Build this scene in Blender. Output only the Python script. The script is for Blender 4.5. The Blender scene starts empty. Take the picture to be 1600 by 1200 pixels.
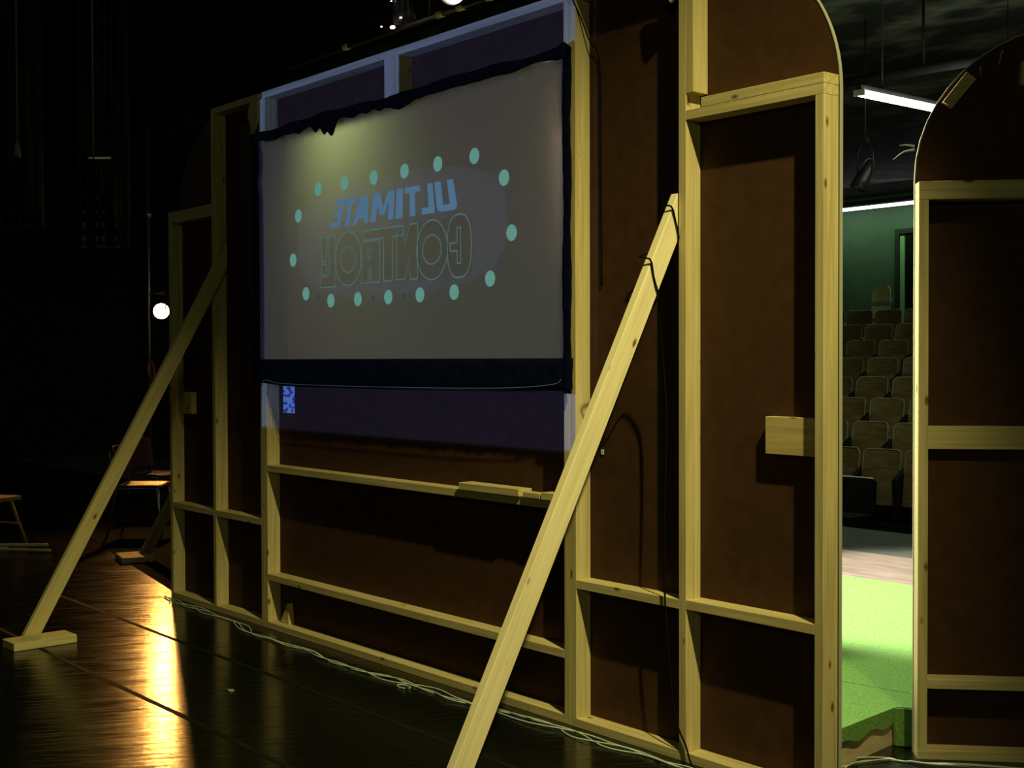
import bpy, bmesh, math, random
from mathutils import Vector, Matrix, Euler
random.seed(7)
sc = bpy.context.scene
COL = sc.collection
R = math.radians

# ------------------------------------------------------------------ camera
cam_d = bpy.data.cameras.new('camera')
cam = bpy.data.objects.new('camera', cam_d); COL.objects.link(cam)
cam_d.sensor_width = 36; cam_d.lens = 2012.66*36/1600; cam_d.clip_start = .05; cam_d.clip_end = 200
cam.matrix_world = (Matrix.Translation((1.3103, -3.7437, 1.5879)) @ Matrix.Rotation(R(50.2788), 4, 'Z')
                    @ Matrix.Rotation(R(90-1.0978), 4, 'X') @ Matrix.Rotation(R(-.1645), 4, 'Z'))
sc.camera = cam
# ------------------------------------------------------------------ colour management, world
sc.view_settings.view_transform = 'Standard'; sc.view_settings.look = 'None'
sc.view_settings.gamma = 1; sc.view_settings.exposure = 0; sc.view_settings.use_curve_mapping = False
w = bpy.data.worlds.new('world'); sc.world = w; w.use_nodes = True
bg = w.node_tree.nodes['Background']; bg.inputs[0].default_value = (.75, .9, .45, 1); bg.inputs[1].default_value = .008

# ------------------------------------------------------------------ lights
def look(o, target):
    d = Vector(target)-o.location; o.rotation_euler = d.to_track_quat('-Z', 'Y').to_euler()
def light(name, kind, loc, energy, color, target=None, **kw):
    d = bpy.data.lights.new(name, kind); d.energy = energy; d.color = color
    for k, v in kw.items(): setattr(d, k, v)
    o = bpy.data.objects.new(name, d); COL.objects.link(o); o.location = loc
    if target: look(o, target)
    return o
# backstage work lamp, high up to the right of the camera
light('work_light', 'SPOT', (1.15, -1.42, 5.7), 1580, (1, .91, .37), (-3.7, -.8, -.5), spot_size=R(49), spot_blend=1.0, shadow_soft_size=.05)
# weaker greenish fill from an unseen source behind the camera
light('fill_light', 'AREA', (4.0, -6.5, 3.6), 27, (.85, 1, .42), (-2.5, 0, 1.2), shape='DISK', size=.7)
# unseen spot added on the audience side to brighten the turf
light('turf_light', 'SPOT', (-4.2, 1.9, 5.2), 5600, (1, .94, .80), (-3.1, 3.7, .1), spot_size=R(50), spot_blend=.35, shadow_soft_size=.12)
# unseen spots added behind the flat to rake cut edges and near turf
light('doorway_light', 'SPOT', (-3.6, .50, 3.9), 720, (.95, 1, .66), (-1.6, .75, 1.35), spot_size=R(48), spot_blend=.3, shadow_soft_size=.1)
light('side_light', 'SPOT', (-3.3, .42, 1.75), 170, (1, 1, .72), (-1.567, .727, 1.75), spot_size=R(86), spot_blend=.25, shadow_soft_size=.05)  # added low spot without a fixture, brightens the angled flat's stud side
# spot added behind the screen for the glow at its top, no fixture
light('screen_top_light', 'SPOT', (-4.7, .48, 3.04), 23, (.66, 1, .30), (-4.6, 0, 2.65), spot_size=R(120), spot_blend=1.0, shadow_soft_size=.10)
# added area light that lifts the screen fabric from behind
light('screen_fill_light', 'AREA', (-3.8, 5.2, 4.45), 16, (1, .82, .86), (-4.0, 0, 2.0), shape='DISK', size=.8)

light('seat_fill_light', 'AREA', (-6.8, 7.6, 4.3), 38, (.85, 1, .6), (-7.6, 9.6, .4), shape='DISK', size=.8)  # added area light to brighten the theatre seats, no fixture

# ------------------------------------------------------------------ helpers
def tag(o, label=None, cat=None, group=None, kind=None):
    if label: o['label'] = label
    if cat: o['category'] = cat
    if group: o['group'] = group
    if kind: o['kind'] = kind
    return o
def empty(name, loc=(0, 0, 0), rz=0, label=None, cat=None, group=None):
    o = bpy.data.objects.new(name, None); COL.objects.link(o)
    o.location = loc; o.rotation_euler = (0, 0, rz); o.empty_display_size = .1
    return tag(o, label, cat, group)
def link(name, bm, mat, parent=None, smooth=False):
    me = bpy.data.meshes.new(name)
    bmesh.ops.recalc_face_normals(bm, faces=bm.faces)
    bm.to_mesh(me); bm.free()
    o = bpy.data.objects.new(name, me); COL.objects.link(o)
    me.materials.append(mat)
    if smooth:
        for p in me.polygons: p.use_smooth = True
    if parent: o.parent = parent
    return o
def add_box(bm, x0, x1, y0, y1, z0, z1, bev=0, M=None):
    ret = bmesh.ops.create_cube(bm, size=1)
    vs = ret['verts']
    for v in vs:
        v.co = Vector(((x0+x1)/2+v.co.x*(x1-x0), (y0+y1)/2+v.co.y*(y1-y0), (z0+z1)/2+v.co.z*(z1-z0)))
    if bev:
        es = {e for v in vs for e in v.link_edges}
        r = bmesh.ops.bevel(bm, geom=list(es), offset=bev, segments=1, affect='EDGES')
        vs = list({v for f in r['faces'] for v in f.verts} | {v for v in vs if v.is_valid})
    if M is not None:
        for v in set(vs): v.co = M @ v.co
def box(name, x0, x1, y0, y1, z0, z1, mat, parent=None, bev=.0015, M=None):
    bm = bmesh.new(); add_box(bm, x0, x1, y0, y1, z0, z1, bev, M)
    return link(name, bm, mat, parent)
def add_prism(bm, pts, vec):
    """polygon pts (3D) extruded along vec"""
    a = [bm.verts.new(Vector(p)) for p in pts]; b = [bm.verts.new(Vector(p)+Vector(vec)) for p in pts]
    n = len(pts)
    bm.faces.new(a); bm.faces.new(b[::-1])
    for i in range(n): bm.faces.new((a[i], a[(i+1) % n], b[(i+1) % n], b[i]))
def prism(name, pts, vec, mat, parent=None):
    bm = bmesh.new(); add_prism(bm, pts, vec); return link(name, bm, mat, parent)
def smooth_path(pts, n=6):
    P = [Vector(p) for p in pts]; out = []
    for i in range(len(P)-1):
        p0, p1, p2, p3 = P[max(i-1, 0)], P[i], P[i+1], P[min(i+2, len(P)-1)]
        for k in range(n):
            t = k/n
            out.append(.5*((2*p1)+(p2-p0)*t+(2*p0-5*p1+4*p2-p3)*t*t+(3*p1-p0-3*p2+p3)*t**3))
    out.append(P[-1]); return out
def add_tube(bm, pts, r, seg=8, cap=True):
    P = [Vector(p) for p in pts]; rings = []; up = Vector((0, 0, 1))
    for i, p in enumerate(P):
        t = (P[min(i+1, len(P)-1)]-P[max(i-1, 0)]).normalized()
        a = t.cross(up)
        if a.length < .05: a = t.cross(Vector((1, 0, 0)))
        a.normalize()
        b = t.cross(a).normalized()
        rr = r[i] if isinstance(r, (list, tuple)) else r
        rings.append([bm.verts.new(p+a*rr*math.cos(2*math.pi*k/seg)+b*rr*math.sin(2*math.pi*k/seg)) for k in range(seg)])
    for i in range(len(rings)-1):
        # align ring starts to avoid twisting
        A, B = rings[i], rings[i+1]
        s = min(range(seg), key=lambda q: sum((A[k].co-B[(k+q) % seg].co).length for k in range(0, seg, 2)))
        B[:] = B[s:]+B[:s]
        for k in range(seg): bm.faces.new((A[k], A[(k+1) % seg], B[(k+1) % seg], B[k]))
    if cap:
        bm.faces.new(rings[0]); bm.faces.new(rings[-1])
def tube(name, pts, r, mat, parent=None, seg=8):
    bm = bmesh.new(); add_tube(bm, pts, r, seg); return link(name, bm, mat, parent, True)
def add_disc(bm, c, u, v, r, seg=20):
    c, u, v = Vector(c), Vector(u), Vector(v)
    bm.faces.new([bm.verts.new(c+u*r*math.cos(2*math.pi*k/seg)+v*r*math.sin(2*math.pi*k/seg)) for k in range(seg)])
def copy_tree(o, parent=None):
    c = o.copy(); COL.objects.link(c)
    if parent: c.parent = parent
    for ch in list(o.children): copy_tree(ch, c)
    return c

# ------------------------------------------------------------------ materials
def mat(name, color, rough=.6, metal=0, emit=None, estr=0, spec=.5, trans=0):
    m = bpy.data.materials.new(name); m.use_nodes = True
    b = m.node_tree.nodes['Principled BSDF']
    b.inputs['Base Color'].default_value = (*color, 1); b.inputs['Roughness'].default_value = rough
    b.inputs['Metallic'].default_value = metal; b.inputs['Specular IOR Level'].default_value = spec
    if emit: b.inputs['Emission Color'].default_value = (*emit, 1); b.inputs['Emission Strength'].default_value = estr
    return m
def N(m, t, **kw):
    n = m.node_tree.nodes.new(t)
    for k, v in kw.items(): setattr(n, k, v)
    return n
def L(m, a, b): m.node_tree.links.new(a, b)
def noisy(name, c1, c2, scale=(1, 1, 1), nscale=10, rough=.6, bump=.0, detail=6, coord='Object', spec=.3, lo=.35, hi=.65, rand=False):
    m = mat(name, c1, rough, spec=spec); b = m.node_tree.nodes['Principled BSDF']
    tc = N(m, 'ShaderNodeTexCoord'); mp = N(m, 'ShaderNodeMapping'); mp.inputs['Scale'].default_value = scale
    L(m, tc.outputs[coord], mp.inputs['Vector'])
    src = mp.outputs[0]
    if rand:
        oi = N(m, 'ShaderNodeObjectInfo'); ml = N(m, 'ShaderNodeMath', operation='MULTIPLY'); ml.inputs[1].default_value = 40
        L(m, oi.outputs['Random'], ml.inputs[0]); va = N(m, 'ShaderNodeVectorMath', operation='ADD')
        L(m, src, va.inputs[0]); L(m, ml.outputs[0], va.inputs[1]); src = va.outputs[0]
    nz = N(m, 'ShaderNodeTexNoise'); nz.inputs['Scale'].default_value = nscale; nz.inputs['Detail'].default_value = detail
    L(m, src, nz.inputs['Vector'])
    cr = N(m, 'ShaderNodeValToRGB'); cr.color_ramp.elements[0].position = lo; cr.color_ramp.elements[1].position = hi
    cr.color_ramp.elements[0].color = (*c1, 1); cr.color_ramp.elements[1].color = (*c2, 1)
    L(m, nz.outputs['Fac'], cr.inputs[0]); L(m, cr.outputs[0], b.inputs['Base Color'])
    if bump:
        bp = N(m, 'ShaderNodeBump'); bp.inputs['Strength'].default_value = bump; bp.inputs['Distance'].default_value = .01
        L(m, nz.outputs['Fac'], bp.inputs['Height']); L(m, bp.outputs[0], b.inputs['Normal'])
    return m
def wood(name, axis, c1=(.46, .37, .16), c2=(.66, .55, .28), knot=(.18, .09, .03)):
    """softwood with grain running along one local axis, plus a few knots"""
    m = mat(name, c1, .62, spec=.25); b = m.node_tree.nodes['Principled BSDF']
    tc = N(m, 'ShaderNodeTexCoord'); oi = N(m, 'ShaderNodeObjectInfo')
    ml = N(m, 'ShaderNodeMath', operation='MULTIPLY'); ml.inputs[1].default_value = 37
    L(m, oi.outputs['Random'], ml.inputs[0])
    va = N(m, 'ShaderNodeVectorMath', operation='ADD'); L(m, tc.outputs['Object'], va.inputs[0]); L(m, ml.outputs[0], va.inputs[1])
    mp = N(m, 'ShaderNodeMapping'); s = [60, 60, 60]; s['xyz'.index(axis)] = 2.2; mp.inputs['Scale'].default_value = s
    L(m, va.outputs[0], mp.inputs['Vector'])
    nz = N(m, 'ShaderNodeTexNoise'); nz.inputs['Scale'].default_value = 1; nz.inputs['Detail'].default_value = 5
    L(m, mp.outputs[0], nz.inputs['Vector'])
    cr = N(m, 'ShaderNodeValToRGB'); cr.color_ramp.elements[0].position = .3; cr.color_ramp.elements[1].position = .7
    cr.color_ramp.elements[0].color = (*c1, 1); cr.color_ramp.elements[1].color = (*c2, 1)
    L(m, nz.outputs['Fac'], cr.inputs[0])
    mp2 = N(m, 'ShaderNodeMapping'); s2 = [11, 11, 11]; s2['xyz'.index(axis)] = 5; mp2.inputs['Scale'].default_value = s2
    L(m, va.outputs[0], mp2.inputs['Vector'])
    vo = N(m, 'ShaderNodeTexVoronoi'); vo.inputs['Scale'].default_value = 1; L(m, mp2.outputs[0], vo.inputs['Vector'])
    cr2 = N(m, 'ShaderNodeValToRGB'); cr2.color_ramp.elements[0].position = .06; cr2.color_ramp.elements[1].position = .13
    cr2.color_ramp.elements[0].color = (1, 1, 1, 1); cr2.color_ramp.elements[1].color = (0, 0, 0, 1)
    L(m, vo.outputs['Distance'], cr2.inputs[0])
    mx = N(m, 'ShaderNodeMixRGB'); mx.inputs['Color2'].default_value = (*knot, 1)
    L(m, cr2.outputs[0], mx.inputs['Fac']); L(m, cr.outputs[0], mx.inputs['Color1']); L(m, mx.outputs[0], b.inputs['Base Color'])
    bp = N(m, 'ShaderNodeBump'); bp.inputs['Strength'].default_value = .15; bp.inputs['Distance'].default_value = .004
    L(m, nz.outputs['Fac'], bp.inputs['Height']); L(m, bp.outputs[0], b.inputs['Normal'])
    return m
WX, WZ, WY = wood('pine_grain_along', 'x'), wood('pine_grain_upright', 'z'), wood('pine_grain_across', 'y')
WB = wood('lamp_bright_pine', 'z', (.70, .59, .34), (.84, .74, .48))  # pale brace pine, lifted further for the lamp's strong light on it
M_board = noisy('hardboard', (.056, .025, .0115), (.070, .032, .0145), nscale=14, rough=.75, bump=.05, spec=.15)
M_edge = mat('board_cut_edge', (.42, .42, .33), .6)
M_ply = noisy('plywood_offcut', (.46, .34, .15), (.62, .49, .24), (3, 3, 40), 1.5, .6, rand=True)
M_black = mat('black_paint', (.012, .012, .012), .75, spec=.2)
M_blackmetal = mat('black_metal', (.02, .02, .02), .4, .3)
M_steel = mat('steel', (.45, .45, .42), .35, .9)
M_dull = mat('dull_wire', (.10, .10, .08), .6)
M_cable_w = mat('pale_cable', (.50, .58, .50), .55)
M_cable_b = mat('black_cable', (.006, .005, .004), .8, spec=.05)
M_turf = noisy('artificial_turf', (.10, .24, .045), (.19, .34, .10), nscale=90, rough=.85, bump=.25, spec=.15, detail=8)
M_beige = noisy('glare_beige_vinyl', (.19, .15, .12), (.27, .22, .17), (1, 4, 1), 3, .42, bump=.05)  # fluorescent glare on the black vinyl put in as a beige colour
M_apron = noisy('stage_apron_paint', (.05, .06, .05), (.09, .105, .08), (1, 3, 1), 3, .6)
M_steps = mat('house_floor_paint', (.005, .005, .005), .9, spec=.02)
M_wallg = noisy('house_wall_paint', (.042, .055, .042), (.05, .066, .05), nscale=3, rough=.8)
M_ceil = noisy('rough_black_ceiling', (.008, .010, .007), (.11, .13, .085), (1, 1.6, 1), 1.6, .9, bump=.5, lo=.48, hi=.75)
M_seatply = noisy('seat_plywood', (.12, .085, .03), (.19, .135, .055), (2, 2, 12), 3, .38, spec=.5, rand=True)
M_rim = mat('seat_edge_varnish', (.30, .33, .20), .4)
M_tube = mat('fluorescent_tube', (1, 1, 1), .5, emit=(.93, 1, .80), estr=28)
M_tube2 = mat('wall_tube', (1, 1, 1), .5, emit=(.95, .85, .98), estr=6)
M_white = mat('white_enamel', (.7, .72, .66), .45)
M_curtain = noisy('grey_black_drape', (.009, .010, .009), (.014, .016, .013), (8, 8, .4), 3, .9, spec=.1)
M_tag = noisy('printed_paper', (.10, .15, .3), (.62, .75, .8), (1, 1, 2), 22, .6, detail=2, lo=.42, hi=.5)
M_redlit = mat('amber_lit_plastic', (.07, .006, .005), .35)  # red cast of the amber lamp put into the plastic's colour

# stage vinyl: glossy black with long scuffs
M_floor = mat('black_stage_vinyl', (.005, .006, .004), .3, spec=.32)
b = M_floor.node_tree.nodes['Principled BSDF']
tc = N(M_floor, 'ShaderNodeTexCoord'); mp = N(M_floor, 'ShaderNodeMapping')
mp.inputs['Scale'].default_value = (2.2, 22, 1)
mp0 = N(M_floor, 'ShaderNodeMapping'); mp0.inputs['Rotation'].default_value = (0, 0, R(-62))
L(M_floor, tc.outputs['Object'], mp0.inputs['Vector']); L(M_floor, mp0.outputs[0], mp.inputs['Vector'])
nz = N(M_floor, 'ShaderNodeTexNoise'); nz.inputs['Scale'].default_value = 1.3; nz.inputs['Detail'].default_value = 5
nz.inputs['Distortion'].default_value = .8
L(M_floor, mp.outputs[0], nz.inputs['Vector'])
mr = N(M_floor, 'ShaderNodeMapRange'); mr.inputs['From Min'].default_value = .3; mr.inputs['From Max'].default_value = .7
mr.inputs['To Min'].default_value = .12; mr.inputs['To Max'].default_value = .25
L(M_floor, nz.outputs['Fac'], mr.inputs['Value']); L(M_floor, mr.outputs[0], b.inputs['Roughness'])
bp = N(M_floor, 'ShaderNodeBump'); bp.inputs['Strength'].default_value = .2; bp.inputs['Distance'].default_value = .01
L(M_floor, nz.outputs['Fac'], bp.inputs['Height']); L(M_floor, bp.outputs[0], b.inputs['Normal'])

# rear-projection fabric: light passes through from behind
M_screen = bpy.data.materials.new('rear_projection_fabric'); M_screen.use_nodes = True
nt = M_screen.node_tree; nt.nodes.remove(nt.nodes['Principled BSDF'])
d1 = N(M_screen, 'ShaderNodeBsdfDiffuse'); d1.inputs[0].default_value = (.030, .030, .030, 1)
t1 = N(M_screen, 'ShaderNodeBsdfTranslucent'); t1.inputs[0].default_value = (.23, .18, .19, 1)
# faint blue field of the projected picture around the lettering (object coordinates of the fabric)
tcs = N(M_screen, 'ShaderNodeTexCoord'); sx = N(M_screen, 'ShaderNodeSeparateXYZ'); L(M_screen, tcs.outputs['Object'], sx.inputs[0])
def mth(op, a, b_=None):
    n_ = N(M_screen, 'ShaderNodeMath', operation=op)
    for i_, q in enumerate((a, b_)):
        if q is None: continue
        if isinstance(q, (int, float)): n_.inputs[i_].default_value = q
        else: L(M_screen, q, n_.inputs[i_])
    return n_.outputs[0]
def axis(o_, c, h, p): return mth('POWER', mth('DIVIDE', mth('ABSOLUTE', mth('SUBTRACT', o_, c)), h), p)
field = mth('LESS_THAN', mth('ADD', axis(sx.outputs[0], .01, .93, 3.0), axis(sx.outputs[2], .775, .305, 3.0)), 1.0)
word = mth('LESS_THAN', mth('MAXIMUM', axis(sx.outputs[0], .005, .672, 1), axis(sx.outputs[2], .677, .140, 1)), 1.0)
em = N(M_screen, 'ShaderNodeEmission'); em.inputs[0].default_value = (.30, .42, 1, 1)
L(M_screen, mth('MULTIPLY', mth('SUBTRACT', field, word), .018), em.inputs[1])
ad0 = N(M_screen, 'ShaderNodeAddShader'); L(M_screen, em.outputs[0], ad0.inputs[1])
ad = N(M_screen, 'ShaderNodeAddShader'); L(M_screen, d1.outputs[0], ad.inputs[0]); L(M_screen, t1.outputs[0], ad.inputs[1])
L(M_screen, ad.outputs[0], ad0.inputs[0]); L(M_screen, ad0.outputs[0], nt.nodes['Material Output'].inputs[0])
def glow(name, base, e, s):
    return mat(name, base, .8, emit=e, estr=s, spec=.1)
M_pic_dot = glow('projected_teal', (.05, .05, .045), (.13, .35, .27), .72)
M_pic_txt = glow('projected_blue', (.05, .05, .045), (.10, .22, .34), .62)
M_pic_line = glow('projected_outline', (.05, .05, .045), (.10, .20, .19), .62)

# ------------------------------------------------------------------ setting
def struct(name, x0, x1, y0, y1, z0, z1, m):
    return tag(box(name, x0, x1, y0, y1, z0, z1, m, bev=0), kind='structure')
f = struct('floor', -20, 8, -9, 3.30, -.3, 0, M_floor)
struct('floor', -20, 8, 3.30, 5.20, -.3, 0, M_beige)
struct('floor', -20, 8, 5.20, 6.42, -.3, 0, M_apron)
dull = bmesh.new(); add_prism(dull, [(-6.95, .10, 0), (-8.30, .365, 0), (-12, 1.1, 0), (-12, 3.2, 0), (-6.95, 3.2, 0)], (0, 0, .004))
tag(link('floor', dull, M_steps), kind='structure')
# house floor: flat strip, then raked steps
bm = bmesh.new()
add_box(bm, -20, 8, 6.42, 8.5, -1.4, -.29)
for k in range(9):
    add_box(bm, -20, 8, 8.5+.8*k, (8.5+.8*(k+1)) if k < 8 else 16.3, -1.4, -.27+.262*k)
tag(link('floor', bm, M_steps), kind='structure')
struct('ceiling', -20, 8, 3.9, 16.6, 4.72, 4.9, M_ceil)
struct('ceiling', -20, 8, -9, 3.9, 7.4, 7.6, M_black)
struct('wall_front', -20, 8, 3.9, 4.0, 4.9, 7.4, M_black)
struct('wall_back', -20, 8, 16.3, 16.5, -1.4, 4.72, M_wallg)
struct('wall_left', -20.2, -20, -9, 16.5, -1.4, 7.6, M_black)
struct('wall_right', 8, 8.2, -9, 16.5, -1.4, 7.6, M_black)
# seams between the vinyl lengths
for i, (y, x0) in enumerate([(-.555, -7.6), (-1.225, -7.0)]):
    bm = bmesh.new()
    n = 24; xs = [x0+(1.6-x0)*k/n for k in range(n+1)]
    for k in range(n):
        yy0 = y+.004*math.sin(k*.9); yy1 = y+.004*math.sin((k+1)*.9)
        bm.faces.new([bm.verts.new(p) for p in [(xs[k], yy0-.014, .0012), (xs[k+1], yy1-.014, .0012), (xs[k+1], yy1+.014, .0012), (xs[k], yy0+.014, .0012)]])
    bmesh.ops.remove_doubles(bm, verts=bm.verts, dist=1e-5)
    tag(link('trim_%d' % (i+1), bm, mat('seam_tape_%d' % i, (.010, .010, .008), .7, spec=.1)), kind='structure')
# booth door in the back wall
dr = empty('door_1', (-12.05, 16.3, 1.83)); dr['kind'] = 'structure'
box('door_frame', 0, .09, -.05, 0, 0, 2.06, M_black, dr); box('door_frame', 1.0, 1.09, -.05, 0, 0, 2.06, M_black, dr)
box('door_frame', .09, 1.0, -.05, 0, 1.97, 2.06, M_black, dr)
box('door_panel', .20, 1.0, -.02, 0, 0, 1.97, M_steps, dr)
box('door_edge', .10, .19, -.035, 0, 0, 1.93, mat('pale_door_edge', (.16, .24, .12), .5), dr)

# ------------------------------------------------------------------ flats
d = .085
def stud(x, z0, z1, p, m=None, wd=.038, y0=0, y1=d): return box('stud', x, x+wd, y0, y1, z0, z1, m or WZ, p)
def rail(x0, x1, z, p, th=.038, name='rail'): return box(name, x0, x1, 0, d, z-th, z, WX, p)   # z = upper face
def arch_pts(xc, zc, rx, rz, a0, a1, n=24):
    return [(xc+rx*math.cos(R(a0+(a1-a0)*k/n)), zc+rz*math.sin(R(a0+(a1-a0)*k/n))) for k in range(n+1)]
def panel(poly, p, y0=d+.0005, th=.006):
    return prism('hardboard_panel', [(x, y0, z) for x, z in poly], (0, th, 0), M_board, p)
def edge_strip(poly, p, th=.012, y0=d-.002, y1=d+.0125):
    """pale cut edge along an open outline"""
    bm = bmesh.new(); n = len(poly)
    rings = []
    for i, (x, z) in enumerate(poly):
        a = Vector(poly[max(i-1, 0)]); c = Vector(poly[min(i+1, n-1)]); t = (c-a).normalized(); nn = Vector((t.y, -t.x))
        rings.append([bm.verts.new(q) for q in [(x, y0, z), (x, y1, z), (x+nn.x*th/3, y1, z+nn.y*th/3), (x+nn.x*th/3, y0, z+nn.y*th/3)]])
    for i in range(n-1):
        for k in range(4): bm.faces.new((rings[i][k], rings[i][(k+1) % 4], rings[i+1][(k+1) % 4], rings[i+1][k]))
    bm.faces.new(rings[0]); bm.faces.new(rings[-1])
    return link('cut_edge', bm, M_edge, p)
B = .038
TOP = 3.167
GE = [(-2.232, -.0005, 3.12), (-2.12, -.0005, 3.12), (-2.12, -.0005, 3.03), (-2.172, -.0005, 3.005), (-2.199, -.0005, 2.985), (-2.222, -.0005, 3.01)]
GL = [(-5.650, -.0005, 3.06), (-5.61, -.0005, 3.14), (-5.53, -.0005, 3.15), (-5.53, -.0005, 3.02), (-5.55, -.0005, 2.975), (-5.60, -.0005, 2.925)]
# right-hand flat of the screen wall (two bays, arched outer corner)
fr = empty('stage_flat', (0, 0, 0), 0, 'hardboard set flat with arched corner on pine frame, between screen and doorway', 'set flat')
box('bottom_rail', -2.805, -1.478, 0, d, 0, B, WX, fr)
stud(-2.805, B, TOP-B, fr); stud(-2.169, B, TOP-B, fr); stud(-1.516, B, 2.518, fr)
stud(-2.131, 2.622, TOP-B, fr)
rail(-2.767, -2.169, .638, fr); rail(-2.131, -1.516, .642, fr)
rail(-2.131, -1.478, 2.556, fr); rail(-2.053, -1.478, 2.5945, fr)
rail(-2.805, -2.093, TOP, fr, name='top_rail')
arc = arch_pts(-2.131, 2.55, .658, .617, 0, 90)
panel([(-2.803, 0.002), (-1.473, 0.002)]+arc+[(-2.803, TOP)], fr)
edge_strip([(-1.473, 0.002), (-1.473, 1.0), (-1.473, 2.0)]+arc, fr)
box('cleat', -1.775, -1.517, .046, d, 1.234, 1.373, wood('cleat_pine', 'x', (.46, .33, .13), (.64, .50, .24)), fr)
prism('corner_plate', GE, (0, -.012, 0), M_ply, fr)
# centre flat with the screen opening
fc = empty('stage_flat', (0, 0, 0), 0, 'wide hardboard set flat on pine frame holding the projection screen', 'set flat')
box('bottom_rail', -5.50, -2.805, 0, d, 0, B, WX, fc)
stud(-5.50, B, TOP-B, fc); stud(-2.843, B, TOP-B, fc)
rail(-5.462, -2.843, .323, fc); rail(-5.462, -2.843, .967, fc)
rail(-5.462, -2.843, 1.505, fc); rail(-5.462, -2.843, 2.918, fc)
rail(-5.50, -2.805, TOP, fc, name='top_rail')
stud(-4.216, 2.925, TOP-B, fc, wd=.066); stud(-4.150, 2.925, TOP-B, fc, wd=.066)
panel([(-5.498, .002), (-2.807, .002), (-2.807, 1.48), (-5.498, 1.48)], fc)
panel([(-5.498, 2.89), (-2.807, 2.89), (-2.807, TOP), (-5.498, TOP)], fc)
tg = box('paper_label', -5.415, -5.283, d-.0012, d, 1.276, 1.434, M_tag, fc, bev=0); tg['label'] = 'small printed paper label glowing blue'
prism('corner_block', [(-5.40, .046, B), (-5.30, .046, B), (-5.318, .046, .16)], (0, .038, 0), WX, fc)
# left-hand flat, mirror of the right one
fl = empty('stage_flat', (0, 0, 0), 0, 'hardboard set flat with arched corner on pine frame, dimly lit, farthest left', 'set flat')
box('bottom_rail', -6.781, -5.50, 0, d, 0, B, WX, fl)
stud(-6.781, B, 2.534-.038, fl); stud(-6.157, B, TOP-B, fl); stud(-5.538, B, TOP-B, fl)
rail(-6.743, -6.157, .642, fl); rail(-6.119, -5.538, .642, fl)
rail(-6.781, -6.157, 2.534, fl); rail(-6.781, -6.157, 2.572, fl)
rail(-6.157, -5.538, TOP, fl, name='top_rail')
arcl = arch_pts(-6.12, 2.53, .685, .637, 180, 90)
panel([(-5.502, .002), (-6.805, .002)]+arcl+[(-5.502, TOP)], fl)
box('cleat', -6.742, -6.55, .046, d, 1.234, 1.377, wood('dim_cleat_pine', 'x', (.46, .36, .15), (.6, .5, .25)), fl)
prism('corner_plate', GL, (0, -.012, 0), M_ply, fl)
# flat across the doorway, turned 43 degrees
f2 = empty('stage_flat', (-1.567, .727, 0), R(43), 'separate hardboard set flat angled away on the far side of the doorway', 'set flat')
W2 = 1.33
box('bottom_rail', 0, W2, 0, d, 0, B, WX, f2)
stud(0, B, 2.210, f2); stud(W2-.038, B, 2.3, f2)
rail(.038, W2-.038, .320, f2)
rail(0, W2, 2.246, f2, .036); rail(0, W2, 2.282, f2, .036)
box('rail', .038, W2-.038, d-.038, d, 1.226, 1.318, WX, f2)
arc2 = arch_pts(.62, 2.30, .623, .60, 180, 0)
panel([(W2-.09, .002), (-.003, .002)]+arc2, f2)
edge_strip([(-.003, .002), (-.003, 1.2)]+arc2[:20], f2)
prism('edge_block', [(.10, .084, 2.60), (.135, .084, 2.575), (.225, .084, 2.685), (.19, .084, 2.715)], (0, -.038, 0), M_ply, f2)
prism('edge_block', [(.395, .084, 2.66), (.45, .084, 2.66), (.45, .084, 2.75), (.40, .084, 2.75)], (0, -.038, 0), M_ply, f2)
# torn paper shreds on the cut edge of the angled flat
for (x, z, a, l) in [(-.003, 2.42, 200, .09), (-.003, 2.435, 170, .06), (.335, 2.80, 250, .05), (.25, 2.74, 265, .03)]:
    dx, dz = math.cos(R(a)), math.sin(R(a))
    pts = smooth_path([(x, d, z), (x+dx*l*.5, d-.006, z+dz*l*.3), (x+dx*l, d-.012, z+dz*l-.01)], 3)
    bm = bmesh.new(); add_tube(bm, pts, [.004*(1-k/(len(pts))) + .0006 for k in range(len(pts))], 5)
    link('paper_shred', bm, M_edge, f2)

# ------------------------------------------------------------------ braces
def brace(name, xc, yc_ref, zref, slope, hw, ytop, m, label, x_foot=None, group=None, root=None):
    """sloping 2x4 on edge: profile in y-z, 38 mm thick in x; foot cut level, top cut plumb at ytop"""
    yU = lambda z: yc_ref+slope*(z-zref)-hw
    yL = lambda z: yc_ref+slope*(z-zref)+hw
    zU = zref+(ytop-yc_ref+hw)/slope; zL = zref+(ytop-yc_ref-hw)/slope
    prof = [(yU(0), 0), (yL(0), 0), (ytop, zL), (ytop, zU)]
    x1 = xc if x_foot is None else x_foot
    # local frame: origin at foot, z along the board so that the grain follows it
    y0 = (yU(0)+yL(0))/2
    def X(y): return xc+(x1-xc)*(ytop-y)/(ytop-y0)
    foot = Vector((X(y0), y0, 0)); topc = Vector((xc, ytop, (zU+zL)/2)); zax = (topc-foot).normalized()
    rot = zax.to_track_quat('Z', 'Y').to_matrix().to_4x4(); Mw = Matrix.Translation(foot) @ rot; Mi = Mw.inverted()
    bm = bmesh.new()
    add_prism(bm, [Mi @ Vector((X(y)-.019, y, z)) for y, z in prof], (Mi.to_3x3() @ Vector((.038, 0, 0))))
    bmesh.ops.bevel(bm, geom=list(bm.edges), offset=.002, segments=1, affect='EDGES')
    o = link(name, bm, m); o.matrix_world = Mw
    return tag(o, label, 'brace', group)
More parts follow.
